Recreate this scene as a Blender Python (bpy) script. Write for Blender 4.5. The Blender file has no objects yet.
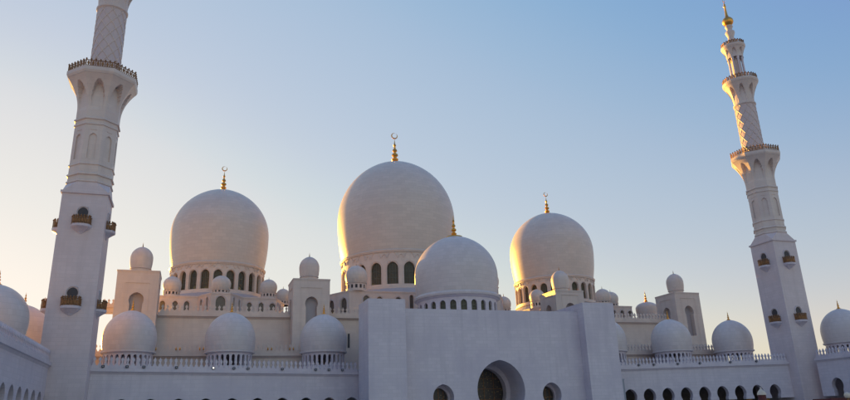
import bpy, math, random
from math import sin, cos, pi, radians, sqrt, atan2
from mathutils import Matrix, Vector
random.seed(4)
S = bpy.context.scene
C = S.collection

# ------------------------------------------------------------------ camera
# world axes: +X runs along the courtyard facade, +Y points into the mosque, metres
cam_d = bpy.data.cameras.new('camera'); cam = bpy.data.objects.new('camera', cam_d); C.objects.link(cam)
cam_d.lens = 28.433; cam_d.sensor_width = 36.0; cam_d.clip_end = 6000; cam_d.clip_start = 0.2
cam.matrix_world = (Matrix.Translation((19.02, -119.85, 1.6)) @ Matrix.Rotation(radians(-19.30), 4, 'Z')
                    @ Matrix.Rotation(radians(90 + 18.147), 4, 'X') @ Matrix.Rotation(radians(-2.033), 4, 'Z'))
S.camera = cam

# ------------------------------------------------------------------ sky, sun, exposure
SUN_AZ, SUN_EL = -18.0, 5.0        # degrees from +Y towards +X
W = bpy.data.worlds.new('World'); S.world = W; W.use_nodes = True
nt = W.node_tree; nt.nodes.clear()
sky = nt.nodes.new('ShaderNodeTexSky'); sky.sky_type = 'NISHITA'; sky.sun_disc = False
sky.sun_elevation = radians(SUN_EL); sky.sun_rotation = radians(SUN_AZ)
sky.altitude = 0; sky.air_density = 1.0; sky.dust_density = 0.3; sky.ozone_density = 1.0
bg = nt.nodes.new('ShaderNodeBackground'); bg.inputs['Strength'].default_value = 0.1
wo = nt.nodes.new('ShaderNodeOutputWorld')
# soft film-like response of the hazy evening sky: one curve per channel
sep = nt.nodes.new('ShaderNodeSeparateColor'); com = nt.nodes.new('ShaderNodeCombineColor'); nt.links.new(sky.outputs[0], sep.inputs[0])
tcw = nt.nodes.new('ShaderNodeTexCoord'); sxw = nt.nodes.new('ShaderNodeSeparateXYZ'); nt.links.new(tcw.outputs['Generated'], sxw.inputs[0])
def wm(op, x, y=None):
    n = nt.nodes.new('ShaderNodeMath'); n.operation = op
    for i, v in enumerate((x, y)):
        if v is None: continue
        if isinstance(v, (int, float)): n.inputs[i].default_value = v
        else: nt.links.new(v, n.inputs[i])
    return n.outputs[0]
hz = wm('EXPONENT', wm('DIVIDE', wm('MAXIMUM', sxw.outputs[2], 0.0), -0.6))
for ch, (pw, ga, of, mn) in enumerate(((0.60, 0.4117, -0.2054, .15), (0.50, 0.4914, -0.3127, .17), (0.25, 0.6703, -0.2572, .28))):
    v = wm('ADD', wm('MULTIPLY', wm('POWER', sep.outputs[ch], pw), ga / .246), wm('MULTIPLY', hz, of / .246))
    v = wm('MAXIMUM', v, mn / .246)
    if ch < 2:
        fc = nt.nodes.new('ShaderNodeFloatCurve'); cu = fc.mapping.curves[0]
        pts = ([(0, 0), (.15, .13), (.25, .21), (.31, .33), (.345, .40), (.46, .54), (.55, .65), (.61, .72), (.96, .87), (1.4, 1.0)],
               [(0, 0), (.17, .15), (.36, .325), (.40, .40), (.47, .51), (.58, .62), (.65, .71), (.70, .75), (.89, .84), (1.4, .97)])[ch]
        for k, (x, y) in enumerate(pts):
            x, y = x / 1.4, y / 1.4
            if k == 0: cu.points[0].location = (x, y)
            elif k == len(pts) - 1: cu.points[-1].location = (1.0, y)
            else: cu.points.new(x, y)
        fc.mapping.update(); nt.links.new(wm('MULTIPLY', v, .246 / 1.4), fc.inputs['Value']); v = wm('MULTIPLY', fc.outputs[0], 1.4 / .246)
    nt.links.new(v, com.inputs[ch])
nt.links.new(com.outputs[0], bg.inputs[0]); nt.links.new(bg.outputs[0], wo.inputs[0])
sd = bpy.data.lights.new('sun', 'SUN'); sd.energy = 5.0; sd.angle = radians(0.5); sd.color = (1.0, 0.50, 0.06)
so = bpy.data.objects.new('sun', sd); C.objects.link(so)
a, e = radians(SUN_AZ), radians(SUN_EL)
dirv = Vector((sin(a) * cos(e), cos(a) * cos(e), sin(e)))
so.rotation_euler = dirv.to_track_quat('Z', 'Y').to_euler(); so.location = (0, 300, 120)
vs = S.view_settings; vs.view_transform = 'Standard'; vs.look = 'None'; vs.gamma = 1; vs.exposure = 1.3
vs.use_curve_mapping = False
S.cycles.max_bounces = 6; S.cycles.diffuse_bounces = 4; S.cycles.transparent_max_bounces = 12

# ------------------------------------------------------------------ materials
def new_mat(name):
    m = bpy.data.materials.new(name); m.use_nodes = True
    b = m.node_tree.nodes['Principled BSDF']
    return m, m.node_tree, b
def marble(name, col, dark, bw=1.6, bh=0.62, joint=0.5, rough=0.45, bump=0.25):
    m, t, b = new_mat(name); N, L = t.nodes, t.links
    tc = N.new('ShaderNodeTexCoord'); sx = N.new('ShaderNodeSeparateXYZ'); L.new(tc.outputs['Object'], sx.inputs[0])
    ad = N.new('ShaderNodeMath'); ad.operation = 'ADD'; L.new(sx.outputs[0], ad.inputs[0]); L.new(sx.outputs[1], ad.inputs[1])
    cx = N.new('ShaderNodeCombineXYZ'); L.new(ad.outputs[0], cx.inputs[0]); L.new(sx.outputs[2], cx.inputs[1])
    br = N.new('ShaderNodeTexBrick'); L.new(cx.outputs[0], br.inputs['Vector']); br.inputs['Scale'].default_value = 1.0
    br.inputs['Brick Width'].default_value = bw; br.inputs['Row Height'].default_value = bh
    br.inputs['Mortar Size'].default_value = 0.03; br.inputs['Mortar Smooth'].default_value = 0.6; br.inputs['Bias'].default_value = 0.1
    br.inputs['Color1'].default_value = (*col, 1); br.inputs['Color2'].default_value = (*[c * 0.92 for c in col], 1)
    br.inputs['Mortar'].default_value = (*[c * (1 - joint * 0.35) for c in col], 1)
    n1 = N.new('ShaderNodeTexNoise'); n1.inputs['Scale'].default_value = 0.16; n1.inputs['Detail'].default_value = 8; n1.inputs['Roughness'].default_value = 0.65
    L.new(tc.outputs['Object'], n1.inputs['Vector'])
    r1 = N.new('ShaderNodeValToRGB'); r1.color_ramp.elements[0].position = 0.45; r1.color_ramp.elements[1].position = 0.62
    L.new(n1.outputs['Fac'], r1.inputs[0])
    mp = N.new('ShaderNodeMapping'); mp.inputs['Scale'].default_value = (1, 1, 0.12); L.new(tc.outputs['Object'], mp.inputs[0])
    n2 = N.new('ShaderNodeTexNoise'); n2.inputs['Scale'].default_value = 0.9; n2.inputs['Detail'].default_value = 6; L.new(mp.outputs[0], n2.inputs['Vector'])
    r2 = N.new('ShaderNodeValToRGB'); r2.color_ramp.elements[0].position = 0.5; r2.color_ramp.elements[1].position = 0.85
    L.new(n2.outputs['Fac'], r2.inputs[0])
    mx = N.new('ShaderNodeMix'); mx.data_type = 'RGBA'; mx.inputs[7].default_value = (*dark, 1); L.new(br.outputs['Color'], mx.inputs[6])
    k = N.new('ShaderNodeMath'); k.operation = 'MULTIPLY'; k.inputs[1].default_value = 0.8; L.new(r1.outputs[0], k.inputs[0]); L.new(k.outputs[0], mx.inputs[0])
    mx2 = N.new('ShaderNodeMix'); mx2.data_type = 'RGBA'; mx2.inputs[7].default_value = (*[c * 0.85 for c in dark], 1); L.new(mx.outputs[2], mx2.inputs[6])
    k2 = N.new('ShaderNodeMath'); k2.operation = 'MULTIPLY'; k2.inputs[1].default_value = 0.6; L.new(r2.outputs[0], k2.inputs[0]); L.new(k2.outputs[0], mx2.inputs[0])
    L.new(mx2.outputs[2], b.inputs['Base Color']); b.inputs['Roughness'].default_value = rough
    bp = N.new('ShaderNodeBump'); bp.inputs['Strength'].default_value = bump; bp.inputs['Distance'].default_value = 0.02
    L.new(br.outputs['Fac'], bp.inputs['Height']); bp.invert = True; L.new(bp.outputs[0], b.inputs['Normal'])
    return m
def simple(name, col, rough=0.5, metal=0.0, noise=0.15, scale=3.0):
    m, t, b = new_mat(name); N, L = t.nodes, t.links
    tc = N.new('ShaderNodeTexCoord'); n = N.new('ShaderNodeTexNoise'); n.inputs['Scale'].default_value = scale; n.inputs['Detail'].default_value = 5
    L.new(tc.outputs['Object'], n.inputs['Vector'])
    mx = N.new('ShaderNodeMix'); mx.data_type = 'RGBA'; mx.inputs[6].default_value = (*[c * (1 - noise) for c in col], 1); mx.inputs[7].default_value = (*[min(1, c * (1 + noise)) for c in col], 1)
    L.new(n.outputs['Fac'], mx.inputs[0]); L.new(mx.outputs[2], b.inputs['Base Color'])
    b.inputs['Roughness'].default_value = rough; b.inputs['Metallic'].default_value = metal
    return m
M = {}
def dome_marble(name, col, dark):
    m, t, b = new_mat(name); N, L = t.nodes, t.links
    tc = N.new('ShaderNodeTexCoord'); sx = N.new('ShaderNodeSeparateXYZ'); L.new(tc.outputs['Object'], sx.inputs[0])
    at = N.new('ShaderNodeMath'); at.operation = 'ARCTAN2'; L.new(sx.outputs[1], at.inputs[0]); L.new(sx.outputs[0], at.inputs[1])
    mu = N.new('ShaderNodeMath'); mu.operation = 'MULTIPLY'; mu.inputs[1].default_value = 14.0; L.new(at.outputs[0], mu.inputs[0])
    cx = N.new('ShaderNodeCombineXYZ'); L.new(mu.outputs[0], cx.inputs[0]); L.new(sx.outputs[2], cx.inputs[1])
    br = N.new('ShaderNodeTexBrick'); L.new(cx.outputs[0], br.inputs['Vector']); br.inputs['Scale'].default_value = 1.0
    br.inputs['Brick Width'].default_value = 1.9; br.inputs['Row Height'].default_value = 0.85; br.inputs['Mortar Size'].default_value = 0.035; br.inputs['Mortar Smooth'].default_value = 0.7
    br.inputs['Color1'].default_value = (*col, 1); br.inputs['Color2'].default_value = (*[c * .90 for c in col], 1); br.inputs['Mortar'].default_value = (*[c * .78 for c in col], 1)
    n1 = N.new('ShaderNodeTexNoise'); n1.inputs['Scale'].default_value = 0.25; n1.inputs['Detail'].default_value = 9; n1.inputs['Roughness'].default_value = .7; L.new(tc.outputs['Object'], n1.inputs['Vector'])
    r1 = N.new('ShaderNodeMapRange'); r1.inputs[1].default_value = .4; r1.inputs[2].default_value = .75; r1.inputs[4].default_value = .45; L.new(n1.outputs['Fac'], r1.inputs[0])
    mx = N.new('ShaderNodeMix'); mx.data_type = 'RGBA'; mx.inputs[7].default_value = (*dark, 1); L.new(br.outputs['Color'], mx.inputs[6]); L.new(r1.outputs[0], mx.inputs[0])
    L.new(mx.outputs[2], b.inputs['Base Color']); b.inputs['Roughness'].default_value = 0.42
    bp = N.new('ShaderNodeBump'); bp.inputs['Strength'].default_value = 0.35; bp.inputs['Distance'].default_value = 0.02; bp.invert = True
    L.new(br.outputs['Fac'], bp.inputs['Height']); L.new(bp.outputs[0], b.inputs['Normal']); return m
M['white'] = marble('white_marble', (0.66, 0.59, 0.61), (0.55, 0.49, 0.53), joint=0.55)
M['warm_lit'] = marble('warm_lit_marble', (0.69, 0.575, 0.495), (0.60, 0.485, 0.425), bw=2.0, bh=0.9, joint=0.4)  # same marble, with the warm glow on the upper parts put into its colour
M['ivory'] = marble('ivory_marble', (0.67, 0.58, 0.53), (0.56, 0.49, 0.45), bw=1.8, bh=0.8, joint=0.35)
M['shaft'] = marble('shaft_marble', (0.68, 0.58, 0.57), (0.60, 0.50, 0.49), joint=0.5)
M['dome_warm_lit'] = dome_marble('warm_lit_dome_cladding', (0.67, 0.575, 0.50), (0.55, 0.465, 0.405))  # warm glow on the hall domes is mixed into the cladding colour
M['dome_ivory'] = dome_marble('pale_dome_cladding', (0.67, 0.585, 0.545), (0.56, 0.49, 0.46))
M['trim'] = simple('trim_marble', (0.6, 0.53, 0.53), 0.5, 0, 0.06, 0.8)
M['roof'] = simple('roof_stone_and_niche_shade', (0.42, 0.38, 0.39), 0.7, 0, 0.1, 0.5)
M['inlay'] = simple('pink_inlay', (0.58, 0.46, 0.42), 0.5, 0, 0.08, 1.0)
M['gold'] = simple('gilding', (0.72, 0.36, 0.08), 0.35, 1.0, 0.15, 6.0)
M['bronze'] = simple('dark_gilding', (0.25, 0.125, 0.05), 0.5, 0.5, 0.4, 5.0)
M['dark'] = simple('dark_opening', (0.05, 0.045, 0.05), 0.6, 0, 0.3, 2.0)
M['olive'] = simple('olive_lattice', (0.12, 0.115, 0.075), 0.4, 0.2, 0.3, 4.0)
M['pane2'] = simple('smoked_glass', (0.12, 0.10, 0.085), 0.2, 0, 0.3, 2.0)
M['arcade_shade'] = simple('arcade_shade_back_wall', (0.16, 0.13, 0.11), 0.6, 0, 0.5, 1.3)  # dark colour stands in for the deep shade behind the arches
M['grey'] = simple('grey_paint', (0.32, 0.33, 0.36), 0.5)
M['red'] = simple('red_fabric', (0.10, 0.022, 0.02), 0.8)
M['cream'] = simple('cream_glass', (0.6, 0.5, 0.38), 0.3)
M['paving'] = marble('paving_marble', (0.5, 0.48, 0.47), (0.4, 0.39, 0.38))
def glass():
    m, t, b = new_mat('tinted_glass'); N, L = t.nodes, t.links
    tr = N.new('ShaderNodeBsdfTransparent'); tr.inputs[0].default_value = (0.62, 0.5, 0.24, 1)
    b.inputs['Base Color'].default_value = (0.09, 0.1, 0.08, 1); b.inputs['Roughness'].default_value = 0.25
    mx = N.new('ShaderNodeMixShader'); mx.inputs[0].default_value = 0.55
    L.new(tr.outputs[0], mx.inputs[1]); L.new(b.outputs[0], mx.inputs[2])
    L.new(mx.outputs[0], N['Material Output'].inputs[0]); return m
M['glass'] = glass()
def mosaic():
    m, t, b = new_mat('mosaic_glass'); N, L = t.nodes, t.links
    tc = N.new('ShaderNodeTexCoord'); v = N.new('ShaderNodeTexVoronoi'); v.inputs['Scale'].default_value = 2.2; L.new(tc.outputs['Object'], v.inputs['Vector'])
    r = N.new('ShaderNodeValToRGB'); r.color_ramp.elements[0].position = 0.0; r.color_ramp.elements[0].color = (0.4, 0.27, 0.1, 1)
    r.color_ramp.elements[1].position = 0.32; r.color_ramp.elements[1].color = (0.035, 0.03, 0.028, 1)
    L.new(v.outputs['Distance'], r.inputs[0]); L.new(r.outputs[0], b.inputs['Base Color']); b.inputs['Roughness'].default_value = 0.35
    return m
M['mosaic'] = mosaic()

# ------------------------------------------------------------------ object helpers
def tag(o, label=None, cat=None, group=None, kind=None):
    if label: o['label'] = label
    if cat: o['category'] = cat
    if group: o['group'] = group
    if kind: o['kind'] = kind
    return o
def thing(name, loc, label, cat, group=None):
    o = bpy.data.objects.new(name, None); C.objects.link(o); o.location = loc; o.empty_display_size = 1
    return tag(o, label, cat, group)
def base_of(o):
    p = Vector((0, 0, 0))
    while o is not None: p += Vector(o.location); o = o.parent
    return p
class MB:
    """mesh builder in world coordinates"""
    def __init__(s): s.v = []; s.f = []; s.m = []; s.mi = 0
    def add(s, *pts):
        i = len(s.v); s.v.extend([tuple(p) for p in pts]); s.f.append(tuple(range(i, i + len(pts)))); s.m.append(s.mi)
    def grid(s, rows, closed=False):
        n = len(rows[0]); i = len(s.v)
        for r in rows: s.v.extend([tuple(p) for p in r])
        for a in range(len(rows) - 1):
            for b in range(n if closed else n - 1):
                c = (b + 1) % n
                s.f.append((i + a * n + b, i + a * n + c, i + (a + 1) * n + c, i + (a + 1) * n + b)); s.m.append(s.mi)
    def box(s, x0, x1, y0, y1, z0, z1, f=None):
        f = f or (lambda x, y, z: (x, y, z))
        p = [f(x, y, z) for z in (z0, z1) for y in (y0, y1) for x in (x0, x1)]
        i = len(s.v); s.v.extend(p)
        for q in ((0, 1, 3, 2), (4, 6, 7, 5), (0, 4, 5, 1), (2, 3, 7, 6), (0, 2, 6, 4), (1, 5, 7, 3)): s.f.append(tuple(i + k for k in q)); s.m.append(s.mi)
    def prism(s, poly, z0, z1):
        n = len(poly); i = len(s.v)
        s.v.extend([(x, y, z0) for x, y in poly] + [(x, y, z1) for x, y in poly])
        s.f.append(tuple(i + k for k in range(n))[::-1]); s.m.append(s.mi)
        s.f.append(tuple(i + n + k for k in range(n))); s.m.append(s.mi)
        for k in range(n): s.f.append((i + k, i + (k + 1) % n, i + n + (k + 1) % n, i + n + k)); s.m.append(s.mi)
    def extrude(s, pts, off):
        """closed outline of 3D points, extruded by vector off"""
        n = len(pts); i = len(s.v); off = Vector(off)
        s.v.extend([tuple(p) for p in pts] + [tuple(Vector(p) + off) for p in pts])
        s.f.append(tuple(i + k for k in range(n))); s.m.append(s.mi)
        s.f.append(tuple(i + n + k for k in range(n))[::-1]); s.m.append(s.mi)
        for k in range(n): s.f.append((i + k, i + n + k, i + n + (k + 1) % n, i + (k + 1) % n)); s.m.append(s.mi)
    def lathe(s, prof, cx, cy, seg=32, ph=0.0, cap=True):
        rows = [[(cx + r * cos(ph + 2 * pi * k / seg), cy + r * sin(ph + 2 * pi * k / seg), z) for k in range(seg)] for r, z in prof]
        s.grid(rows, True)
        if cap:
            if prof[0][0] > 1e-4: s.add(*rows[0][::-1])
            if prof[-1][0] > 1e-4: s.add(*rows[-1])
    def tube(s, pts, r, seg=6):
        rows = []
        for k, p in enumerate(pts):
            p = Vector(p); a = Vector(pts[max(0, k - 1)]); b = Vector(pts[min(len(pts) - 1, k + 1)])
            t = (b - a).normalized(); u = t.orthogonal().normalized(); w = t.cross(u)
            rr = r[k] if isinstance(r, (list, tuple)) else r
            rows.append([p + rr * (cos(2 * pi * j / seg) * u + sin(2 * pi * j / seg) * w) for j in range(seg)])
        s.grid(rows, True); s.add(*rows[0]); s.add(*rows[-1])
    def build(s, name, mats, parent=None, smooth=None, label=None, at=None):
        if not isinstance(mats, (list, tuple)): mats = [mats]
        pb = base_of(parent) if parent is not None else Vector((0, 0, 0)); org = Vector(at) if at else pb
        me = bpy.data.meshes.new(name)
        me.from_pydata([tuple(Vector(v) - org) for v in s.v], [], s.f)
        for m in mats: me.materials.append(m)
        me.polygons.foreach_set('material_index', s.m)
        import bmesh
        bm = bmesh.new(); bm.from_mesh(me); bmesh.ops.remove_doubles(bm, verts=bm.verts, dist=1e-4)
        bmesh.ops.recalc_face_normals(bm, faces=bm.faces); bm.to_mesh(me); bm.free()
        if smooth:
            me.polygons.foreach_set('use_smooth', [True] * len(me.polygons)); me.set_sharp_from_angle(angle=radians(smooth))
        me.update()
        o = bpy.data.objects.new(name, me); C.objects.link(o)
        o.location = org - pb
        if parent is not None: o.parent = parent
        if label: o['label'] = label
        return o
def copy_tree(o, parent=None):
    c = o.copy(); C.objects.link(c); c.parent = parent
    for ch in [x for x in S.objects if x.parent == o]: copy_tree(ch, c)
    return c

# ------------------------------------------------------------------ arched walls
def hole(c, w, zb, zt, kind='pointed', t=0.8, k=1.15, ow=0.8):
    H = k * w; return dict(c=c, w=w, zb=zb, zt=zt, zc=zt - H, k=kind, t=t, H=H, cc=(H * H - w * w) / (2 * w), ow=ow)
def h_hi(h, x):
    x = min(abs(x), h['w'])
    if h['k'] == 'rect': return h['zt']
    R = h['w'] + h['cc']; return h['zc'] + sqrt(max(0, R * R - (x + h['cc']) ** 2))
def h_lo(h, x, mid):
    if h['k'] == 'horse' and abs(mid) > h['ow'] * h['w']: return h['zc'] - sqrt(max(0, h['w'] ** 2 - min(abs(x), h['w']) ** 2))
    return h['zb']
def arch_wall(mb, fm, s0, s1, z0, z1, holes, n=7, smax=None):
    """wall from s0..s1, z0..z1 with arched openings; fm(s,z,d) gives the point at depth d behind the face"""
    cuts = [(s0, None)]; xs = [s0, s1]
    for h in holes:
        if h['k'] == 'rect': xs += [h['c'] - h['w'], h['c'] + h['w']]; continue
        fr = sorted(set([round(sin(pi / 2 * k / n), 5) for k in range(n + 1)] + [h['ow']]))
        for q in fr: xs += [h['c'] - q * h['w'], h['c'] + q * h['w']]
    xs = sorted(xs); ys = [xs[0]]
    for x in xs[1:]:
        if x - ys[-1] > 1e-4: ys.append(x)
    if smax:
        zs = [ys[0]]
        for x in ys[1:]:
            m = max(1, math.ceil((x - zs[-1]) / smax)); b = zs[-1]
            for k in range(1, m + 1): zs.append(b + (x - b) * k / m)
        ys = zs
    prev = None
    def iv(h, x, mid): return (h_lo(h, x - h['c'], mid - h['c']), h_hi(h, x - h['c']))
    for a, b in list(zip(ys, ys[1:])) + [(ys[-1], None)]:
        cur = None
        if b is not None:
            mid = (a + b) / 2
            for h in holes:
                if abs(mid - h['c']) < h['w']: cur = (h, mid)
        ia = iv(cur[0], a, cur[1]) if cur else None; ip = iv(prev[0], a, prev[1]) if prev else None
        def jamb(zl, zh, t):
            if zh - zl > 1e-3: mb.add(fm(a, zl, 0), fm(a, zl, t), fm(a, zh, t), fm(a, zh, 0))
        if ia and not ip: jamb(ia[0], ia[1], cur[0]['t'])
        elif ip and not ia: jamb(ip[0], ip[1], prev[0]['t'])
        elif ia and ip: jamb(min(ia[0], ip[0]), max(ia[0], ip[0]), cur[0]['t']); jamb(min(ia[1], ip[1]), max(ia[1], ip[1]), cur[0]['t'])
        if b is None: break
        if not cur: mb.add(fm(a, z0, 0), fm(b, z0, 0), fm(b, z1, 0), fm(a, z1, 0))
        else:
            h = cur[0]; t = h['t']; ib = iv(h, b, cur[1])
            if max(ia[0], ib[0]) > z0 + 1e-4: mb.add(fm(a, z0, 0), fm(b, z0, 0), fm(b, ib[0], 0), fm(a, ia[0], 0)); mb.add(fm(a, ia[0], 0), fm(b, ib[0], 0), fm(b, ib[0], t), fm(a, ia[0], t))
            mb.add(fm(a, ia[1], 0), fm(b, ib[1], 0), fm(b, z1, 0), fm(a, z1, 0))
            mb.add(fm(a, ia[1], 0), fm(b, ib[1], 0), fm(b, ib[1], t), fm(a, ia[1], t))
        prev = cur
def hole_panel(mb, fm, h, d, n=7):
    """flat pane filling the opening h at depth d"""
    xs = [-sin(pi / 2 * k / n) for k in range(n, 0, -1)] + [0] + [sin(pi / 2 * k / n) for k in range(1, n + 1)]
    if h['k'] == 'rect': xs = [-1, 1]
    for p, q in zip(xs, xs[1:]):
        a, b = p * h['w'], q * h['w']; m = (a + b) / 2
        mb.add(fm(h['c'] + a, h_lo(h, a, m), d), fm(h['c'] + b, h_lo(h, b, m), d), fm(h['c'] + b, h_hi(h, b), d), fm(h['c'] + a, h_hi(h, a), d))
def cyl_map(cx, cy, R):
    # s is arc length, s=0 faces -Y, positive to +X
    return lambda s, z, d: (cx + (R - d) * sin(s / R), cy - (R - d) * cos(s / R), z)
def line_map(p, q, g=None):
    L = sqrt((q[0] - p[0]) ** 2 + (q[1] - p[1]) ** 2); ux, uy = (q[0] - p[0]) / L, (q[1] - p[1]) / L
    g = g or (lambda s: 0.0)
    return (lambda s, z, d: (p[0] + ux * s - uy * d, p[1] + uy * s + ux * d, z + g(s) * z)), L
MERLON = [(-.5, 0), (-.5, .12), (-.2, .3), (-.2, .46), (-.42, .6), (-.34, .74), (-.1, .86), (0, 1), (.1, .86), (.34, .74), (.42, .6), (.2, .46), (.2, .3), (.5, .12), (.5, 0)]
def merlons(mb, fm, s0, s1, z, h=1.7, pitch=0.86, w=0.62, rail=0.35, th=0.28, d0=0.0):
    n = max(1, int(round((s1 - s0) / pitch))); pitch = (s1 - s0) / n
    for k in range(n):
        c = s0 + (k + .5) * pitch
        a = [fm(c + x * w, z + rail + y * (h - rail), d0) for x, y in MERLON]; b = fm(c, z, d0 + th); a0 = fm(c, z, d0)
        mb.extrude(a, (b[0] - a0[0], b[1] - a0[1], 0))
    mb.grid([[fm(s, zz, dd) for s in (s0, s1)] for zz, dd in ((z, d0 - .06), (z + rail, d0 - .06), (z + rail, d0 + th + .06), (z, d0 + th + .06))])
def ledge(mb, fm, s0, s1, z0, z1, out=0.35, back=0.4):
    p = [[fm(s, zz, dd) for s in (s0, s1)] for zz, dd in ((z0 - .35, 0), (z0, -out * .55), (z0 + .08, -out), (z1, -out), (z1, back))]
    mb.grid(p); mb.add(*[r[0] for r in p]); mb.add(*[r[1] for r in p])

# ------------------------------------------------------------------ domes
def dome_prof(R, rb, zb, ze, zt, n=26):
    c = min(1.0, rb / R); pb = math.acos(c); pr = []
    for k in range(9):
        p = -pb + pb * k / 8; pr.append((R * cos(p), ze + (ze - zb) * (sin(p) / sin(pb) if pb > 1e-3 else 0)))
    for k in range(1, n + 1):
        p = pi / 2 * k / n; t = k / n
        pr.append((R * max(0.0, cos(p)) ** 1.03 if k < n else 0.0, ze + (zt - ze) * (sin(p) * (1 - .035) + .035 * t ** 6)))
    return pr
def finial(parent, x, y, z0, z1, crescent=False, flange=0.0, mat=None):
    mb = MB(); H = z1 - z0; r = H * 0.1 if crescent else H * 0.12
    if flange: mb.lathe([(flange, z0 - .12 * flange), (flange * .95, z0 + .06), (flange * .5, z0 + .2), (r, z0 + .35)], x, y, 20)
    top = 0.76 if crescent else 1.0
    prof = [(1.5, -0.06), (1.45, .03), (.7, .07), (.95, .12), (1.0, .17), (.55, .21), (.5, .26), (.95, .31), (.85, .37), (.4, .41), (.4, .46), (.72, .5), (.6, .56), (.3, .6), (.28, .7), (.45, .74), (.2, .8), (.1, .9), (.03, 1.0)]
    mb.lathe([(a * r, z0 + b * H * top) for a, b in prof], x, y, 16)
    if crescent:
        R = H * 0.085; zc = z0 + H * .76 + R * 1.25; pts = []; rr = []
        for k in range(21):
            t = radians(-90 - 25 + 20) + radians(0); a = radians(75) + radians(345) * k / 20
            # opening tilted to the upper right
            pts.append((x + R * cos(a), y, zc + R * sin(a))); rr.append(.02 + R * .22 * sin(pi * k / 20))
        mb.tube(pts, rr, 8)
    return mb.build('finial', mat or M['gold'], parent, smooth=40)
def drum_and_windows(parent, cx, cy, R, z0, z1, nwin, w, zb, zt, mat, phase=0.0, th=0.9, kind='horse', pane='glass', scallop=None, named=True, hollow=True, n=5):
    kind = 'pointed'
    fm0 = cyl_map(cx, cy, R); ph = phase * R; fm = lambda s, z, d: fm0(s + ph, z, d)
    circ = 2 * pi * R; mb = MB(); hs = [hole(circ * (k + .5) / nwin, w, zb, zt, kind, th, ow=.86) for k in range(nwin)]
    arch_wall(mb, fm, 0, circ, z0, z1, hs, n=n, smax=circ / 72)
    mb.lathe([(R + .02, z0 - .1), (R + .4, z0), (R + .4, z0 + .3), (R + .02, z0 + .45)], cx, cy, 72, cap=False)
    mb.lathe([(R + .02, z1 - .5), (R + .35, z1 - .25), (R + .45, z1), (R - th, z1)], cx, cy, 72, cap=False)
    if hollow: mb.lathe([(R - th, z0), (R - th, zb)], cx, cy, 72, cap=False); mb.lathe([(R - th, zt), (R - th, z1)], cx, cy, 72, cap=False)
    if scallop:
        # relief of small pointed arches above each window
        zs, hh = scallop
        for k in range(nwin):
            c = circ * (k + .5) / nwin; hw = circ / nwin / 2
            pts = []
            for off, ww, hq in ((0, .62, 1.0), (1, .3, .55)):
                pts = [fm(c + off * hw + j / 6 * hw * ww, zs + hh * hq * (1 - abs(j / 6) ** 2.2), -.05) for j in range(-6, 7)]
                mb.tube(pts, .13, 5)
            # ring around each window
            pts = [fm(c + w * 1.18 * cos(pi * j / 12), hs[k]['zc'] + w * 1.35 * sin(pi * j / 12), -.02) for j in range(13)]
            mb.tube([fm(c + w * 1.18, zb, -.02)] + pts + [fm(c - w * 1.18, zb, -.02)], .12, 5)
    dr = mb.build('drum', mat, parent)
    if not pane: return dr
    for k in range(nwin):
        b = MB(); h = hs[k]; hole_panel(b, fm, h, th * .72, 4); b.mi = 1
        for q in (-.5, 0, .5): b.grid([[fm(h['c'] + q * w * 1.0 - .05, z, th * .6), fm(h['c'] + q * w + .05, z, th * .6)] for z in (zb, h_hi(h, q * w))])
        for q in (.3, .6): zz = zb + (zt - zb) * q; b.grid([[fm(h['c'] + x, z, th * .6) for x in (-w, w)] for z in (zz - .05, zz + .05)])
        b.build('window', [M[pane], M['olive']], parent if named else dr)
    return dr
def big_dome(root, cx, cy, R, rb, zb, ze, zt, tip, Rd, z0, nwin, w, wzb, wzt, mat, phase, label, crescent=True, flange=0, scallop=None, named=True):
    mb = MB(); mb.lathe([(rb + .25, zb - .9), (rb + .35, zb - .5), (rb + .1, zb - .1)] + dome_prof(R, rb, zb, ze, zt), cx, cy, 96, cap=False)
    d = mb.build('dome', M['dome_warm_lit'], root, smooth=50, label=label, at=(cx, cy, zb))
    drum_and_windows(d, cx, cy, Rd, z0, zb - .4, nwin, w, wzb, wzt, mat, phase, scallop=scallop)
    finial(d, cx, cy, zt - .15, tip, crescent, flange)
    return d
def small_dome(root, cx, cy, R, zbase, ze, zt, tip, label=None, mat='warm_lit', nh=14, name='dome'):
    """little dome on a low drum pierced by small square openings"""
    zb = ze - R * .62; mb = MB()
    mb.lathe([(R * .93, zb - .25), (R * .97, zb - .1)] + dome_prof(R, R * .86, zb, ze, zt, 14), cx, cy, 40, cap=False)
    d = mb.build(name, M['dome_warm_lit'], root, smooth=50, label=label, at=(cx, cy, zb))
    Rd = R * .9; circ = 2 * pi * Rd; fm = cyl_map(cx, cy, Rd); b = MB(); hh = zb - .2 - zbase
    hs = [hole(circ * (k + .5) / nh, circ / nh * .26, zbase + hh * .35, zbase + hh * .8, 'rect', .25) for k in range(nh)] if nh else []
    arch_wall(b, fm, 0, circ, zbase, zb - .2, hs)
    b.lathe([(Rd, zbase), (Rd + .18, zbase), (Rd + .18, zbase + .12), (Rd, zbase + .15)], cx, cy, 40, cap=False); b.mi = 1
    b.lathe([(Rd - .25, zbase), (Rd - .25, zb - .2)], cx, cy, 28, cap=False)
    b.build('drum', [M[mat], M['dark']], d)
    finial(d, cx, cy, zt - .05, tip, mat=M['bronze'])
    return d
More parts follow.
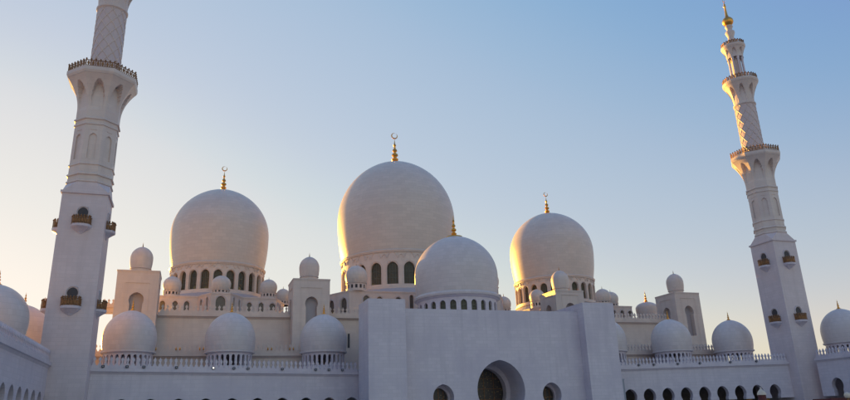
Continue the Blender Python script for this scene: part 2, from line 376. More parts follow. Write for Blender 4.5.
def arcade_dome(root, cx, cy, zr, label, R=4.62, ze=17.4, zt=22.6, tip=24.7, fl=True):
    zb = 15.1; mb = MB()
    mb.lathe([(R * .93, zb - .45), (R * 1.0, zb - .3), (R * 1.0, zb - .05), (R * .97, zb)] + dome_prof(R, R * .95, zb, ze, zt, 22), cx, cy, 64, cap=False)
    d = mb.build('dome', M['dome_ivory'], root, smooth=50, label=label, at=(cx, cy, zb))
    Rd = R * .9; circ = 2 * pi * Rd; fm = cyl_map(cx, cy, Rd); b = MB(); nh = 26
    hs = [hole(circ * (k + .5) / nh, circ / nh * .29, 12.3, 14.3, 'pointed', .5) for k in range(nh)]
    arch_wall(b, fm, 0, circ, zr, zb - .3, hs, n=3)
    b.lathe([(Rd - .5, zr), (Rd - .5, 12.3)], cx, cy, 40, cap=False); b.lathe([(Rd - .5, 14.3), (Rd - .5, zb)], cx, cy, 40, cap=False)
    b.build('drum', M['white'], d)
    finial(d, cx, cy, zt - .1, tip, flange=.55)
    return d

# ------------------------------------------------------------------ the ground
g = MB(); g.add((-2500, -2500, 0), (2500, -2500, 0), (2500, 2500, 0), (-2500, 2500, 0))
tag(g.build('ground', M['paving']), kind='structure')

# ------------------------------------------------------------------ prayer hall
hall = thing('mosque', (74, 60, 0), 'great white prayer hall with three large domes and a tall blank entrance block', 'mosque')
b = MB()
def edge_wall(b, poly, z0, z1, holes, closed=True):
    n = len(poly)
    for k in range(n if closed else n - 1):
        fm, L = line_map(poly[k], poly[(k + 1) % n]); arch_wall(b, fm, 0, L, z0, z1, holes.get(k, []), n=4)
# main mass: front wall at y=30
b.prism([(6, 30), (149, 30), (149, 96), (6, 96)], 0, 24.2)
slits = MB()
b.build('wall', M['warm_lit'], hall)
b = MB(); fmid, _ = line_map((12, 30), (139, 30))
for s0, s1 in ((0, 27), (35.2, 91.2), (99.4, 127)):
    ledge(b, fmid, s0, s1, 23.9, 24.7, .7); merlons(b, fmid, s0 + .3, s1 - .3, 24.7, 1.75, .95, .66, d0=-.3)
b.build('parapet', M['warm_lit'], hall)
# lower terrace in front of the wall, behind the arcade domes
b = MB(); b.box(-2, 47.5, 19.7, 29.98, 0, 14.9); b.build('terrace', M['warm_lit'], hall); b = MB(); b.box(100.5, 147, 19.7, 29.98, 0, 14.9); b.build('terrace', M['warm_lit'], hall)
for x0, x1, nm in ((-2, 47.5, 0), (100.5, 147, 1)):
    b = MB(); f, L = line_map((x0, 19.7), (x1, 19.7)); ledge(b, f, 0, L, 14.7, 15.4, .7)
    merlons(b, f, .2, L - .2, 15.4, 1.8, .9, .6, d0=-.2); b.build('parapet', M['warm_lit'], hall)
for k in range(9):
    for q in (-.35, .35):
        b = MB()
        x = 12.3 + 4.3 * k + q
        if x < 46: b.lathe([(.04, 15.8), (.12, 15.95), (.16, 16.1), (.1, 16.25), (.02, 16.5)], x, 19.05, 8); b.build('ornament', M['gold'], hall)
for x in (50.6, 52.0):
    b = MB(); b.box(x, x + .45, 29.9, 30.02, 17.5, 20.6); b.build('window', M['dark'], hall)
# base blocks under the three great domes
def base_block(poly, z1, win, skirt, label=None, top=0):
    b = MB(); edge_wall(b, poly, 24.2, z1, {k: [hole(*h[:1], h[1], h[2], h[3], h[4], .5) for h in v] for k, v in win.items()})
    b.add(*[(x, y, z1) for x, y in poly])
    cx, cy, r0, r1, z2 = skirt
    b.mi = 1; b.lathe([(r0, z1 + .02), (r1, z2)], cx, cy, 48, cap=False); b.mi = 0
    # thin coping
    for k in range(len(poly)):
        f, L = line_map(poly[k], poly[(k + 1) % len(poly)]); ledge(b, f, 0, L, z1 - .3, z1 + .02, .14, .3)
    o = b.build('dome_base', [M['warm_lit'], M['roof']], hall)
    for k, v in win.items():
        f, L = line_map(poly[k], poly[(k + 1) % len(poly)])
        for h in v:
            q = MB(); hh = hole(*h[:1], h[1], h[2], h[3], h[4], .5); hole_panel(q, f, hh, .42, 4); q.mi = 1; zs = [f(h[0] + sgn * h[1] * 1.3, z, -.05) for sgn, z in ((-1, h[2]), (-1, hh['zc']), (-.8, hh['zc'] + h[1] * .85), (0, h[3] + .25), (.8, hh['zc'] + h[1] * .85), (1, hh['zc']), (1, h[2]))]; q.tube(zs, .09, 4); q.build('window', [M['pane2'], M['trim']], o)
    return o
def side_base(cx):
    P = [(-17, 62), (-15.5, 50), (-13, 42.5), (-4.7, 42.5), (-1.9, 37.5), (2.3, 37.5), (5.3, 42.5), (13, 42.5), (15.8, 50), (17, 62), (13, 82), (-13, 82)]
    P = [(cx + x, y) for x, y in P]
    w = {2: [(.8, .55, 27.2, 29.3, 'pointed'), (3.5, .55, 27.2, 29.3, 'pointed'), (6.0, .55, 27.2, 29.3, 'pointed')],
         3: [(1.6, .4, 26.8, 29.5, 'pointed'), (4.2, .4, 26.8, 29.7, 'pointed')],
         4: [(2.1, 1.05, 26.5, 29.8, 'pointed')],
         5: [(1.6, .4, 26.8, 29.7, 'pointed'), (4.2, .4, 26.8, 29.5, 'pointed')],
         6: [(1.6, .55, 27.2, 29.3, 'pointed'), (4.3, .55, 27.2, 29.3, 'pointed'), (6.9, .7, 27.6, 29.2, 'pointed')],
         7: [(2, .4, 28, 29.4, 'pointed'), (4, .4, 28, 29.4, 'pointed')], 1: [(4, .4, 28, 29.4, 'pointed')]}
    base_block(P, 30.5, w, (cx, 62, 13.6, 12.0, 33.2))
side_base(24.3); side_base(124.2)
P = [(-27, 60), (-24.5, 45), (-19.8, 36.6), (19.8, 36.6), (24.5, 45), (27, 60), (22, 88), (-22, 88)]
base_block([(73.6 + x, y) for x, y in P], 31.7,
           {1: [(3, 1.1, 26.5, 30.2, 'pointed'), (7.6, 1.1, 26.6, 30.2, 'pointed')], 2: [(4.2, .8, 27, 30.6, 'pointed'), (7.5, .8, 27, 30.4, 'pointed'), (12.2, .8, 27, 30.4, 'pointed'), (15.6, .5, 26.6, 31.0, 'pointed'), (24.1, .5, 26.6, 31.0, 'pointed'), (27.4, .8, 27, 30.4, 'pointed'), (32.1, .8, 27, 30.4, 'pointed'), (35.4, .8, 27, 30.6, 'pointed')],
            3: [(2, .9, 26.6, 30.2, 'pointed'), (6.6, .9, 26.6, 30.2, 'pointed')]}, (73.6, 62, 18.5, 16.2, 34.8))
# the three great domes
big_dome(hall, 73.5, 62, 17.1, 15.9, 45.3, 57.0, 75.9, 86.2, 15.9, 34.6, 22, 1.5, 35.8, 41.8, M['warm_lit'], radians(3.6 - 16.6), 'largest dome, at the centre of the prayer hall', scallop=(42.9, 1.6))
big_dome(hall, 24.3, 62, 12.6, 11.7, 41.0, 50.0, 63.3, 70.6, 11.75, 32.9, 24, 1.05, 33.9, 38.7, M['warm_lit'], radians(0 - 1.7 + 7.5), 'large dome on the left of the prayer hall', scallop=(39.2, 1.1))
big_dome(hall, 124.1, 62, 12.9, 12.0, 41.0, 50.0, 63.2, 70.7, 12.0, 32.9, 24, 1.05, 33.9, 38.7, M['warm_lit'], radians(0 - 30 + 7.5), 'large dome on the right of the prayer hall, sunlit on its left edge', scallop=(39.2, 1.1))
# dome over the entrance vestibule, with the block that carries it
b = MB(); b.prism([(61, 8), (87, 8), (87, 29.9), (61, 29.9)], 0, 22.4); b.build('vestibule', M['white'], hall)
cx, cy = 74.0, 18.0
mb = MB(); mb.lathe([(8.95, 26.2), (9.5, 26.4), (9.6, 26.8), (9.3, 27.1), (9.15, 27.3)] + dome_prof(9.3, 8.95, 27.3, 31.6, 41.2), cx, cy, 96, cap=False)
d = mb.build('dome', M['dome_ivory'], hall, smooth=50, label='dome over the entrance, in front of and right of the largest dome', at=(cx, cy, 27.3))
drum_and_windows(d, cx, cy, 8.7, 22.4, 26.4, 24, .66, 22.8, 25.35, M['white'], radians(-21.5 + 1.5), th=.6)
finial(d, cx, cy, 41.0, 46.2, False, 2.0)
# small domes on the corners of the base blocks
SD = [(13.8, 44.6, 2.05, 30.5, 33.3, 35.4, 36.0, 'small dome at the front left corner of the left dome base'),
      (24.5, 39.6, 2.15, 30.5, 32.9, 34.9, 35.5, 'small dome in the middle of the left dome base'),
      (35.7, 44.6, 2.05, 30.5, 33.4, 35.4, 36.0, 'small dome at the front right corner of the left dome base'),
      (40.3, 53.5, 1.8, 30.5, 33.1, 34.9, 35.6, 'small dome furthest right on the left dome base'),
      (56.0, 38.6, 2.75, 31.7, 35.5, 38.3, 38.9, 'small dome at the left corner of the central dome base'),
      (91.2, 38.6, 2.75, 31.7, 35.5, 38.3, 38.9, 'small dome at the right corner of the central dome base'),
      (99.8, 48, 1.92, 28.4, 31.3, 33.4, 34.3, 'small dome between the entrance dome and the right dome'),
      (111.3, 50, 2.2, 30.5, 33.9, 36.1, 36.8, 'small dome at the left corner of the right dome base'),
      (126.2, 39.8, 2.15, 30.5, 32.6, 34.7, 35.5, 'small dome in the middle of the right dome base'),
      (133.0, 46, 2.1, 30.5, 33.2, 35.2, 35.9, 'small dome at the front right corner of the right dome base')]
for x, y, R, zb, ze, zt, tip, lb in SD: small_dome(hall, x, y, R, zb, ze, zt, tip, lb)
# far sunlit dome with a tall finial
mb = MB(); mb.lathe([(3.0, 24.2), (3.0, 28.4)] + dome_prof(3.2, 3.0, 28.6, 30.4, 32.3, 16), 144.2, 45, 48, cap=False)
d = mb.build('dome', M['warm_lit'], hall, smooth=50, label='low dome behind the right parapet with a tall gilded finial'); finial(d, 144.2, 45, 32.2, 35.6, False, .7)
# square turrets with a niche and a small dome
def turret(cx, top, niche, label):
    x0, x1, y0, y1 = cx - 4, cx + 4, 26, 34
    P = [(x0, y0), (x1, y0), (x1, y1), (x0, y1)]; b = MB()
    edge_wall(b, P, 10, top, {k: [hole(4, 1.42, 20.2, 28.1, 'horse', 1.3, k=1.1, ow=.84)] for k in range(4)})
    b.add(*[(x, y, top) for x, y in P])
    for k in range(4):
        f, L = line_map(P[k], P[(k + 1) % 4])
        for z, o in ((30.0, .05),): b.grid([[f(s, zz, dd) for s in (1.7, L - 1.7)] for zz, dd in ((z, 0), (z, -.12), (z + .14, -.12), (z + .14, 0))])
        for s in (1.7, L - 1.7): b.grid([[f(s + q, 15, -.06), f(s + q, 30.0, -.06)] for q in (-.06, .06)])
        ledge(b, f, 0, L, top - .25, top + .02, .12, .3)
    o = b.build('turret', M['warm_lit'], hall, label=label)
    q = MB()
    for k in range(4):
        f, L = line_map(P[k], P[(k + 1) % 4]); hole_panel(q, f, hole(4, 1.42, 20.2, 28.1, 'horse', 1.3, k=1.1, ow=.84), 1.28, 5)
    q.build('niche', M['roof'], o)  # grey backing paints the shade inside the marble niche
    zb = top + .95; R = 2.25; q = MB()
    q.lathe([(R * .95, top), (R * .95, top + .25), (R * .84, top + .3), (R * .84, zb), (R * .95, zb + .1)] + dome_prof(R, R * .9, zb + .2, top + 3.3, top + 5.9, 16), cx, 30, 48, cap=False)
    q.build('dome', M['warm_lit'], o, smooth=50)
    finial(o, cx, 30, top + 5.8, top + 6.9, mat=M['bronze'])
turret(7.8, 32.6, 1, 'square turret furthest left, beside the left minaret')
turret(43.1, 32.0, 1, 'square turret between the left dome and the central dome')
turret(107.4, 31.2, 1, 'square turret in front of the right dome')
turret(143.0, 31.6, 1, 'square turret furthest right, beside the right minaret')
# raised walkway left of the first turret
b = MB(); b.box(-11.5, 3.8, 39, 42, 26.0, 27.3); f, L = line_map((-11.5, 39), (3.8, 39)); ledge(b, f, 0, L, 26.9, 27.4, .3); merlons(b, f, .2, L - .2, 27.4, 1.5, .9, .6, d0=-.1)
for x in (-11.2, -6.5): b.box(x, x + 1, 39.5, 41.5, 0, 26.0)
b.box(3.4, 6.2, 39.2, 41.8, 0, 26.2)
b.build('walkway', M['warm_lit'], hall)

# ---- entrance block
b = MB(); PV, RV = -4.0, -1.8
b.box(48.2, 55.1, PV, 3.2, 0, 22.55); b.box(51.6, 55.1, 3.2, 8.2, 0, 21.24); b.box(48.95, 51.6, 3.2, 8.2, 0, 10.95); b.box(91.9, 99.0, PV, 8.2, 0, 22.75)
fm = lambda s, z, d: (s, RV + d, z)
hc = hole(74.1, 4.85, 0, 11.9, 'horse', 6.4, k=1.14, ow=.84)
hl = hole(62.6, 2.0, 0, 7.65, 'horse', 2.2, k=1.12, ow=.84); hr = hole(84.6, 2.0, 0, 7.65, 'horse', 2.2, k=1.12, ow=.84)
arch_wall(b, fm, 55.1, 91.9, 0, 21.25, [hl, hc, hr], n=12)
b.box(55.1, 91.9, -.4, 7.9, 21.0, 21.247); b.box(55.1, 91.9, 7.9, 8.2, 0, 21.247)
fi = lambda s, z, d: (s, RV + 6.4 + d, z)
hi_ = hole(74.1, 4.0, 0, 10.9, 'horse', 1.6, k=1.12, ow=.84)
arch_wall(b, fi, 68, 80.6, 0, 12.6, [hi_], n=12)
for h in (hl, hr):
    f2 = lambda s, z, d: (s, RV + 2.2 + d, z); arch_wall(b, f2, h['c'] - 2.6, h['c'] + 2.6, 0, 8.6, [hole(h['c'], 1.7, 0, 7.1, 'horse', .6, k=1.12, ow=.84)], n=8)
ent = b.build('entrance_block', M['white'], hall, label='tall plain entrance block with a deep central arch')
for c, w, zt, y in ((74.1, 4.2, 11.1, 6.4), (62.6, 1.9, 7.5, 1.1), (84.6, 1.9, 7.5, 1.1)):
    q = MB(); q.box(c - w, c + w, y, y + .12, 0, zt); q.mi = 1
    for t in (-.5, 0, .5): q.box(c + t * w - .04, c + t * w + .04, y - .06, y, 0, zt)
    for zz in range(1, int(zt), 2): q.box(c - w, c + w, y - .05, y, zz, zz + .07)
    q.build('door', [M['mosaic'], M['bronze']], ent)

# ------------------------------------------------------------------ arcades round the courtyard
def arcade(name, p, q, zl0, zl1, arches, label, depth, domes, dl, zr=10.45, seed=0, top0=6.55, top1=6.0, tm=1.95, mer=(0, 0)):
    root = thing(name, (p[0], p[1], 0), label, 'arcade', 'arcades round the courtyard')
    Lg = sqrt((q[0] - p[0]) ** 2 + (q[1] - p[1]) ** 2); zm = (zl0 + zl1) / 2
    fm, L = line_map(p, q, lambda s: ((zl0 + (zl1 - zl0) * s / Lg) / zm - 1))
    b = MB(); hs = [hole(s, 1.42, 3.6, (top0 + top1) / 2, 'horse', 1.0, k=1.12, ow=.82) for s in arches]
    arch_wall(b, fm, 0, L, 3.6, zm, hs, n=7)
    zmr = zm
    # underside between the openings, back wall, ceiling, roof
    b.grid([[fm(0, zmr, 0), fm(L, zmr, 0)], [fm(0, zmr, depth), fm(L, zmr, depth)]])
    bw = MB(); bw.grid([[fm(0.05, 0, depth - .6), fm(L - .05, 0, depth - .6)], [fm(0.05, 7.58, depth - .6), fm(L - .05, 7.58, depth - .6)]]); bw.build('back_wall', M['arcade_shade'], root)
    b.grid([[fm(0, 0, depth), fm(L, 0, depth)], [fm(0, zmr, depth), fm(L, zmr, depth)]])
    b.grid([[fm(0, 7.6, 1.0), fm(L, 7.6, 1.0)], [fm(0, 7.6, depth), fm(L, 7.6, depth)]])
    b.grid([[fm(0, 3.6, 1.0), fm(L, 3.6, 1.0)], [fm(0, 3.601, 1.0), fm(L, 3.601, 1.0)]])
    for s in (0, L): b.add(fm(s, 0, 0), fm(s, 0, depth), fm(s, zmr, depth), fm(s, zmr, 0))
    prev = 0
    for s in list(arches) + [None]:
        e_ = (s - 1.42 * .82) if s is not None else L
        if e_ > prev: b.box(prev, e_, 0, 1.0, 3.58, 3.6, f=lambda x, y, z: fm(x, z, y))
        if s is not None: prev = s + 1.42 * .82
    b.build('wall', M['white'], root)
    c = MB(); ledge(c, fm, 0, L, zm - .1, zm + .42, .42); merlons(c, fm, .15, L - .15, zm + .42, tm, .82, .56, rail=.5)
    c.build('parapet', M['white'], root)
    mids = [(a_ + b_) / 2 for a_, b_ in zip(arches, arches[1:])]
    for s in mids:
        x, y, _ = fm(s, 0, .5); k = MB()
        k.lathe([(.55, 0), (.55, .3), (.36, .4), (.34, 2.6)], x, y, 14); k.mi = 1
        k.lathe([(.35, 2.6), (.42, 2.75), (.36, 2.9), (.6, 3.4), (.75, 3.57)], x, y, 14)
        k.build('column', [M['white'], M['gold']], root)
    for (x, y), lb in zip(domes, dl): arcade_dome(root, x, y, zr, lb)
    return root, fm
arcade('arcade', (3.2, .3), (49.0, 7.0), 10.72, 10.12, [5.9 + 4.34 * k for k in range(10)],
       'long white arcade with three domes between the left minaret and the entrance block', 14,
       [(8.3, 14.2), (25.9, 14.6), (43.8, 15)], ['arcade dome nearest the left minaret', 'middle arcade dome left of the entrance', 'arcade dome nearest the entrance block on its left'])
arcade('arcade', (99.0, 6.0), (147.0, .4), 10.3, 10.85, [8.0 + 4.36 * k for k in range(9)],
       'long white arcade with domes between the entrance block and the right minaret', 14,
       [(108.6, 14.5), (126.4, 14.2), (144.2, 14)], ['arcade dome half hidden by the entrance block on its right', 'middle arcade dome right of the entrance', 'arcade dome nearest the right minaret'], top0=6.2, top1=6.7)
# side arcades: walls run towards the viewer
arcade('arcade', (-1.2, -75), (-1.2, -1.5), 11.3, 11.3, [3 + 4.34 * k for k in range(17)],
       'white arcade at the left edge running towards the viewer', 14,
       [(-8.4, -62), (-8.4, -44), (-8.4, -26), (-8.4, -8), (-8.4, 10), (-8.4, 28)], ['side arcade dome'] * 3 + ['side arcade dome cut by the left edge', 'side arcade dome just left of the left minaret', 'sunlit side arcade dome behind the left minaret'], top0=7.4, top1=7.4)
arcade('arcade', (150.0, -3.5), (150.0, -77), 11.2, 11.2, [4.1 + 4.34 * k for k in range(16)],
       'white arcade at the right edge, right of the right minaret', 14,
       [(158.3, -5), (158.3, -23), (158.3, -41)], ['side arcade dome at the right edge', 'side arcade dome', 'side arcade dome'], top0=7.3, top1=7.3)

# ------------------------------------------------------------------ minarets
def flare(mb, z0, z1, r0, r1, nf, octo, a0=0.0, deep=0.8, zt_frac=.86):
    """bell-shaped capital with a pointed niche on each of nf sides"""
    nu, nv = 20, 22; k = 2 * pi / nf
    for f in range(nf):
        ac = a0 + f * k; rows = []
        for j in range(nv + 1):
            t = j / nv; z = z0 + (z1 - z0) * t; r = r0 + (r1 - r0) * (t ** 2.1)
            row = []
            for i in range(nu + 1):
                u = 2 * i / nu - 1
                if octo:
                    ap = r * cos(pi / nf); px, py = ap, u * r * sin(pi / nf)
                    d = Vector((1, 0))
                else: px, py = r * cos(u * k / 2), r * sin(u * k / 2)
                # niche
                w = .62; tt = t / zt_frac; inside = 0
                if t > .02 and abs(u) < w:
                    top = 1.0 - (abs(u) / w) ** 1.7 * .5
                    if tt < top: inside = 1
                if inside:
                    want = r0 * (cos(pi / nf) if octo else 1) - .05
                    sc = max(want, (px if octo else r) - deep * (1 if t > .25 else t / .25))
                    if octo: px = sc
                    else: px, py = px * sc / r, py * sc / r
                x = px * cos(ac) - py * sin(ac); y = px * sin(ac) + py * cos(ac); row.append((x, y, z))
            rows.append(row)
        mb.grid(rows)
def oct_(r, a0=pi / 8, n=8): return [(r * cos(a0 + 2 * pi * k / n), r * sin(a0 + 2 * pi * k / n)) for k in range(n)]
def railing(parent, pts, z, h, mat, closed=True, step=.75, crown=False):
    b = MB(); n = len(pts)
    for k in range(n if closed else n - 1):
        p, q = Vector(pts[k]), Vector(pts[(k + 1) % n]); L = (q - p).length; m = max(1, round(L / step))
        b.tube([(p.x, p.y, z + h * .82), (q.x, q.y, z + h * .82)], .09, 5); b.tube([(p.x, p.y, z + .12), (q.x, q.y, z + .12)], .08, 5)
        for j in range(m):
            c = p.lerp(q, j / m); b.lathe([(.09, z), (.09, z + h * .9), (.17, z + h * .97), (.13, z + h * 1.05), (.0, z + h * 1.18)], c.x, c.y, 6)
            c2 = p.lerp(q, (j + .5) / m); nrm = (q - p).normalized()
            # pierced panel: a leaf shape between posts
            w = L / m * .3
            pl = [(c2.x + nrm.x * a_ * w, c2.y + nrm.y * a_ * w, z + .15 + bz * h * .75) for a_, bz in ((-.2, 0), (-.9, .3), (-.8, .62), (-.2, .8), (0, 1), (.2, .8), (.8, .62), (.9, .3), (.2, 0))]
            b.extrude(pl, (nrm.y * .07, -nrm.x * .07, 0))
    return b.build('railing', mat, parent)
mr = thing('minaret', (0, 0, 0), 'tall white minaret at the left, closer, its top cut off by the frame', 'minaret', 'pair of minarets')
b = MB(); a = 3.42
b.prism([(-a - .5, -a - .5), (a + .5, -a - .5), (a + .5, a + .5), (-a - .5, a + .5)], 0, 2.2)
b.box(-a, a, -a, a, 2.2, 38.9)
b.build('square_shaft', M['shaft'], mr)
b = MB()
sq = [(x * 1.07, y * 1.07) for x, y in ((-a, -a), (a, -a), (a, a), (-a, a))]
b.prism(sq, 38.85, 39.25); b.build('moulding', M['shaft'], mr); b = MB()
# broach from square to octagon
o8 = oct_(3.62); sqc = [(a * x, a * y) for x, y in ((1, 1), (-1, 1), (-1, -1), (1, -1))]
for k in range(8):
    p, q = o8[k - 1], o8[k]
    # face between vertices: even -> side, odd -> corner
    ang = (pi / 8 + 2 * pi * (k - .5) / 8) % (2 * pi)
    P_, Q_ = (p[0], p[1], 41.0), (q[0], q[1], 41.0)
    if k % 2 == 0:
        s0 = (math.copysign(a, p[0]), math.copysign(a, p[1]), 39.24); s1 = (math.copysign(a, q[0]), math.copysign(a, q[1]), 39.24)
        b.add(s0, s1, Q_, P_)
    else:
        s0 = (math.copysign(a, p[0] + q[0]), math.copysign(a, p[1] + q[1]), 39.24); b.add(s0, Q_, P_)
b.build('shoulder', M['shaft'], mr)
for z, r in ((41.05, 3.78), (42.3, 3.82), (44.1, 3.74), (51.4, 3.74), (52.4, 3.82)):
    b = MB(); b.lathe([(r - .3, z - .1), (r, z), (r, z + .22), (r - .3, z + .5)], 0, 0, 8, pi / 8, cap=False); b.build('moulding', M['warm_lit'], mr)
b = MB(); R8 = 3.58
for k in range(8):
    a0 = pi / 8 + k * pi / 4; p = (R8 * cos(a0), R8 * sin(a0)); q = (R8 * cos(a0 + pi / 4), R8 * sin(a0 + pi / 4)); f, L = line_map(p, q)
    h = hole(L / 2, .62, 45.2, 49.8, 'pointed', .22, k=1.3); arch_wall(b, f, 0, L, 40.9, 54.3, [h], n=5); hole_panel(b, f, h, .21, 5)
    b.box(L / 2 - .5, L / 2 + .5, -.06, .05, 50.4, 50.55, f=lambda x, y, z: f(x, z, y))
b.build('octagonal_shaft', M['warm_lit'], mr)
def balcony(z0, z1, r0, r1, nf, octo, slab, zslab, rail_r, rh, a0, deep, pn=8, lab=None):
    b = MB(); flare(b, z0, z1, r0, r1, nf, octo, a0, deep)
    seg, ph = (8, pi / 8) if octo else (48, 0)
    b.lathe([(r1 - .4, z1), (r1 + .05, z1 + .02), (slab, z1 + .45), (slab, zslab), (slab - .3, zslab), (.5, zslab)], 0, 0, seg, ph, cap=False)
    o = b.build('balcony', M['warm_lit'], mr, label=lab); pts = oct_(rail_r, pi / 8, pn) if octo else oct_(rail_r, 0, pn)
    railing(o, pts, zslab, rh, M['bronze']); return o
balcony(54.3, 60.2, 3.58, 5.75, 8, True, 6.0, 61.3, 5.8, 1.35, 0, 1.5, lab='lowest and widest balcony')
b = MB(); b.mi = 1
b.lathe([(2.72, 61.3), (2.72, 62.0), (2.44, 62.4), (2.44, 77.6)], 0, 0, 48); b.mi = 0
for k in range(9):
    for sg in (-1, 1):
        pts = []
        for j in range(41):
            t = j / 40; an = 2 * pi * k / 9 + sg * t * pi * 1.15; rr = 2.46
            pts.append((rr * cos(an), rr * sin(an), 62.6 + t * 12.7))
        b.tube(pts, .085, 5)
b.lathe([(2.4, 75.2), (2.7, 75.5), (2.7, 75.8), (2.45, 76.0)], 0, 0, 40, cap=False)
b.build('round_shaft', [M['warm_lit'], M['inlay']], mr, smooth=40)
balcony(75.9, 81.3, 2.5, 4.05, 8, False, 4.3, 82.1, 4.1, 1.2, 0, .8, 16, lab='middle balcony')
b = MB(); b.lathe([(1.9, 82.1), (1.9, 82.7), (1.15, 82.9), (1.15, 89.6)], 0, 0, 24); ln = b.build('lantern', M['warm_lit'], mr, smooth=40)
for k in range(8):
    c = MB(); an = pi / 8 + k * pi / 4; c.lathe([(.36, 82.2), (.36, 82.8), (.25, 82.9), (.25, 88.4), (.38, 88.9), (.4, 89.4)], 1.68 * cos(an), 1.68 * sin(an), 10); c.build('column', M['white'], ln, smooth=40)
balcony(89.2, 92.0, 2.05, 2.75, 8, False, 2.98, 92.8, 2.8, 1.0, 0, .4, 12, lab='topmost balcony')
b = MB(); b.lathe([(1.5, 92.8), (1.3, 94.2), (.85, 95.0), (.75, 95.8), (1.2, 97.0), (1.15, 97.4), (.7, 97.9), (.72, 98.3), (1.0, 98.9), (.9, 99.2)], 0, 0, 24); b.build('neck', M['warm_lit'], mr, smooth=40)
b = MB(); b.lathe([(.8, 99.1)] + [(1.4 * cos(t), 100.6 + 1.35 * sin(t)) for t in [-1.0, -.7, -.4, -.1, .2, .5, .8, 1.0]] + [(.5, 102.0), (.35, 102.6), (.28, 103.6), (.22, 105.0), (.34, 105.3), (.2, 105.6), (.26, 106.0), (.1, 106.2), (.0, 107.0)], 0, 0, 24)
pts = [(0 + .38 * cos(t), 0, 107.1 + .38 * sin(t)) for t in [radians(110 + 320 * k / 14) for k in range(15)]]; b.tube(pts, [.02 + .07 * sin(pi * k / 14) for k in range(15)], 6)
b.build('finial', M['gold'], mr, smooth=40)
# small bracketed balconies on the square shaft
for zz in (33.5, 20.3):
    for k in range(4):
        th = k * pi / 2; ct, st = cos(th), sin(th)
        rot = lambda x, y, z: (x * ct - y * st, x * st + y * ct, z)   # local face: -Y
        hw = 1.5; dp = 1.3; b = MB()
        secs = [(zz - 1.5, .2, .05), (zz - 1.1, .7, .3), (zz - .65, 1.3, .85), (zz - .45, hw - .1, dp - .1), (zz - .4, hw, dp), (zz, hw + .05, dp + .05)]
        rows = [[rot(-w_, -a + .02, z_), rot(-w_ * .78, -a - d_ * .7, z_), rot(-w_ * .3, -a - d_, z_), rot(w_ * .3, -a - d_, z_), rot(w_ * .78, -a - d_ * .7, z_), rot(w_, -a + .02, z_)] for z_, w_, d_ in secs]
        b.grid(rows); b.add(*rows[-1]); b.add(*rows[0])
        bal = b.build('bracket_balcony', M['white'], mr)
        pl = [rot(x, -a - y, 0)[:2] for x, y in ((-hw + .08, .05), (-hw * .76, dp * .66), (-hw * .3, dp - .1), (hw * .3, dp - .1), (hw * .76, dp * .66), (hw - .08, .05))]
        railing(bal, pl, zz, 1.35, M['bronze'], closed=False, step=.5)
        f = lambda s, z, d: rot(s, -a + d, z)
        h = hole(0, .78, zz + .05, zz + 3.0, 'horse', .3, ow=.86); q = MB(); hole_panel(q, f, h, -.03, 5); q.mi = 1
        pts = [rot(.98 * cos(pi * j / 14), -a - .05, zz + 2.15 + 1.05 * sin(pi * j / 14)) for j in range(15)]
        q.tube([rot(.98, -a - .05, zz)] + pts + [rot(-.98, -a - .05, zz)], .13, 5); q.build('window', [M['dark'], M['trim']], bal)
m2 = copy_tree(mr); m2.location = (149.5, 1.4, 0); mr.location = (.75, .15, 0)
m2['label'] = 'tall white minaret at the right with gilded ball and spire, seen whole to its tip'

# ------------------------------------------------------------------ small things at the bottom edge
lp = thing('lamp_post', (58.1, -80, 0), 'low lamp post with tan domed cap, left of the right minaret base', 'lamp')
b = MB(); b.lathe([(.2, 0), (.2, .2), (.08, .3), (.07, 2.0), (.14, 2.1)], 58.1, -80, 12); b.build('pole', M['bronze'], lp, smooth=40)
b = MB(); b.lathe([(.2, 2.08), (.27, 2.15), (.27, 2.5), (.2, 2.55)], 58.1, -80, 8); b.build('lantern', M['red'], lp)
b = MB(); b.lathe([(.32, 2.5), (.32, 2.58), (.24, 2.72), (.12, 2.86), (.05, 2.92), (.06, 2.97), (.0, 3.06)], 58.1, -80, 12); b.build('cap', M['cream'], lp, smooth=40)
lp = thing('lamp_post', (65.3, -80.8, 0), 'low post with pale globe in front of the red canopy at lower right', 'lamp')
b = MB(); b.lathe([(.16, 0), (.16, .2), (.08, .3), (.07, 2.05), (.14, 2.1)], 65.3, -80.8, 12); b.build('pole', M['bronze'], lp, smooth=40)
b = MB(); b.lathe([(.1, 2.08), (.2, 2.16), (.23, 2.3), (.16, 2.46), (.0, 2.52)], 65.3, -80.8, 16); b.build('globe', M['cream'], lp, smooth=60)
cn = thing('canopy', (68, -79.5, 0), 'low flat red fabric canopy at the lower right corner', 'canopy')
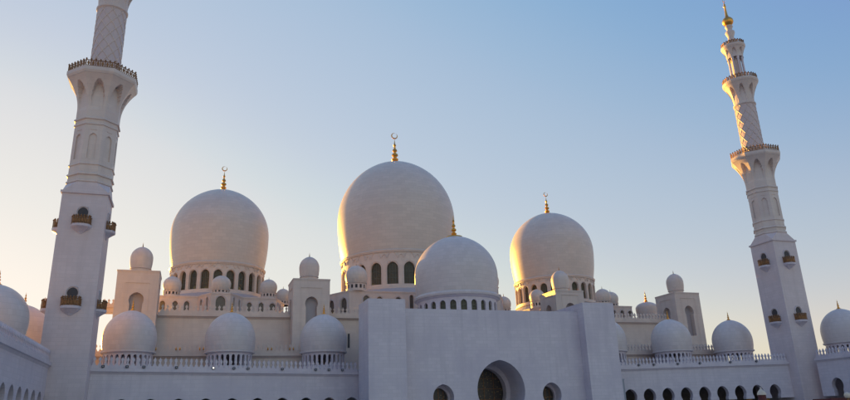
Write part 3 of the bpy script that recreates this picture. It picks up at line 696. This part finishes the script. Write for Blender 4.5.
b = MB(); b.prism([(64.3, -80.2), (71.0, -80.2), (71.0, -78.6), (64.3, -78.6)], 2.0, 2.12); b.box(64.3, 71, -80.24, -80.2, 1.72, 2.14); b.build('roof', M['red'], cn)
for x in (64.5, 70.8):
    for y in (-80.0, -78.8): b = MB(); b.lathe([(.06, 0), (.05, 2.0)], x, y, 8); b.build('pole', M['grey'], cn)
bx = MB(); bx.box(104.0, 105.1, 4.2, 5.1, 0, 8.2); bx.box(103.9, 105.2, 4.1, 5.15, 8.2, 8.4); bx.box(104.3, 104.8, 4.12, 4.2, 2, 3)
tag(bx.build('utility_cabinet', M['grey']), 'tall narrow grey cabinet against the wall just right of the entrance block', 'cabinet')

# floodlights standing on the ledge of the two front arcades
def floodlight(x, y, z, label, lit=False):
    t = thing('floodlight', (x, y, z), label, 'floodlight', None if lit else 'floodlights on the arcade ledges')
    b = MB(); b.box(x - .05, x + .05, y, y + .08, z, z + .22); b.build('bracket', M['grey'], t)
    b = MB(); b.box(x - .2, x + .2, y - .1, y + .14, z + .2, z + .52); b.box(x - .23, x + .23, y - .13, y - .1, z + .17, z + .55); b.build('housing', M['dark'], t)
    b = MB(); b.box(x - .11, x + .11, y - .15, y - .131, z + .27, z + .45); b.build('lens', M['lamp'] if lit else M['grey'], t)
m, t_, b_ = new_mat('lit_lens'); b_.inputs['Emission Color'].default_value = (1, .93, .8, 1); b_.inputs['Emission Strength'].default_value = 1.2; M['lamp'] = m
for u in (5.9, 9.4, 11.9, 16.9, 22.8, 26.2, 28.6, 34.6, 40.7, 43.2, 45.8):
    k = (u - 3.2) / 45.8; lit = u == 22.8
    floodlight(u, .3 + 6.7 * k - .22, 11.14 - .6 * k + .005, 'tiny lit white lamp on the left arcade ledge' if lit else 'small dark floodlight on an arcade ledge', lit)
for u in (104, 109.5, 113, 118.7, 124, 131.5, 138):
    k = (u - 99) / 48.0
    floodlight(u, 6 - 5.6 * k - .22, 10.72 + .55 * k + .005, 'small dark floodlight on an arcade ledge')
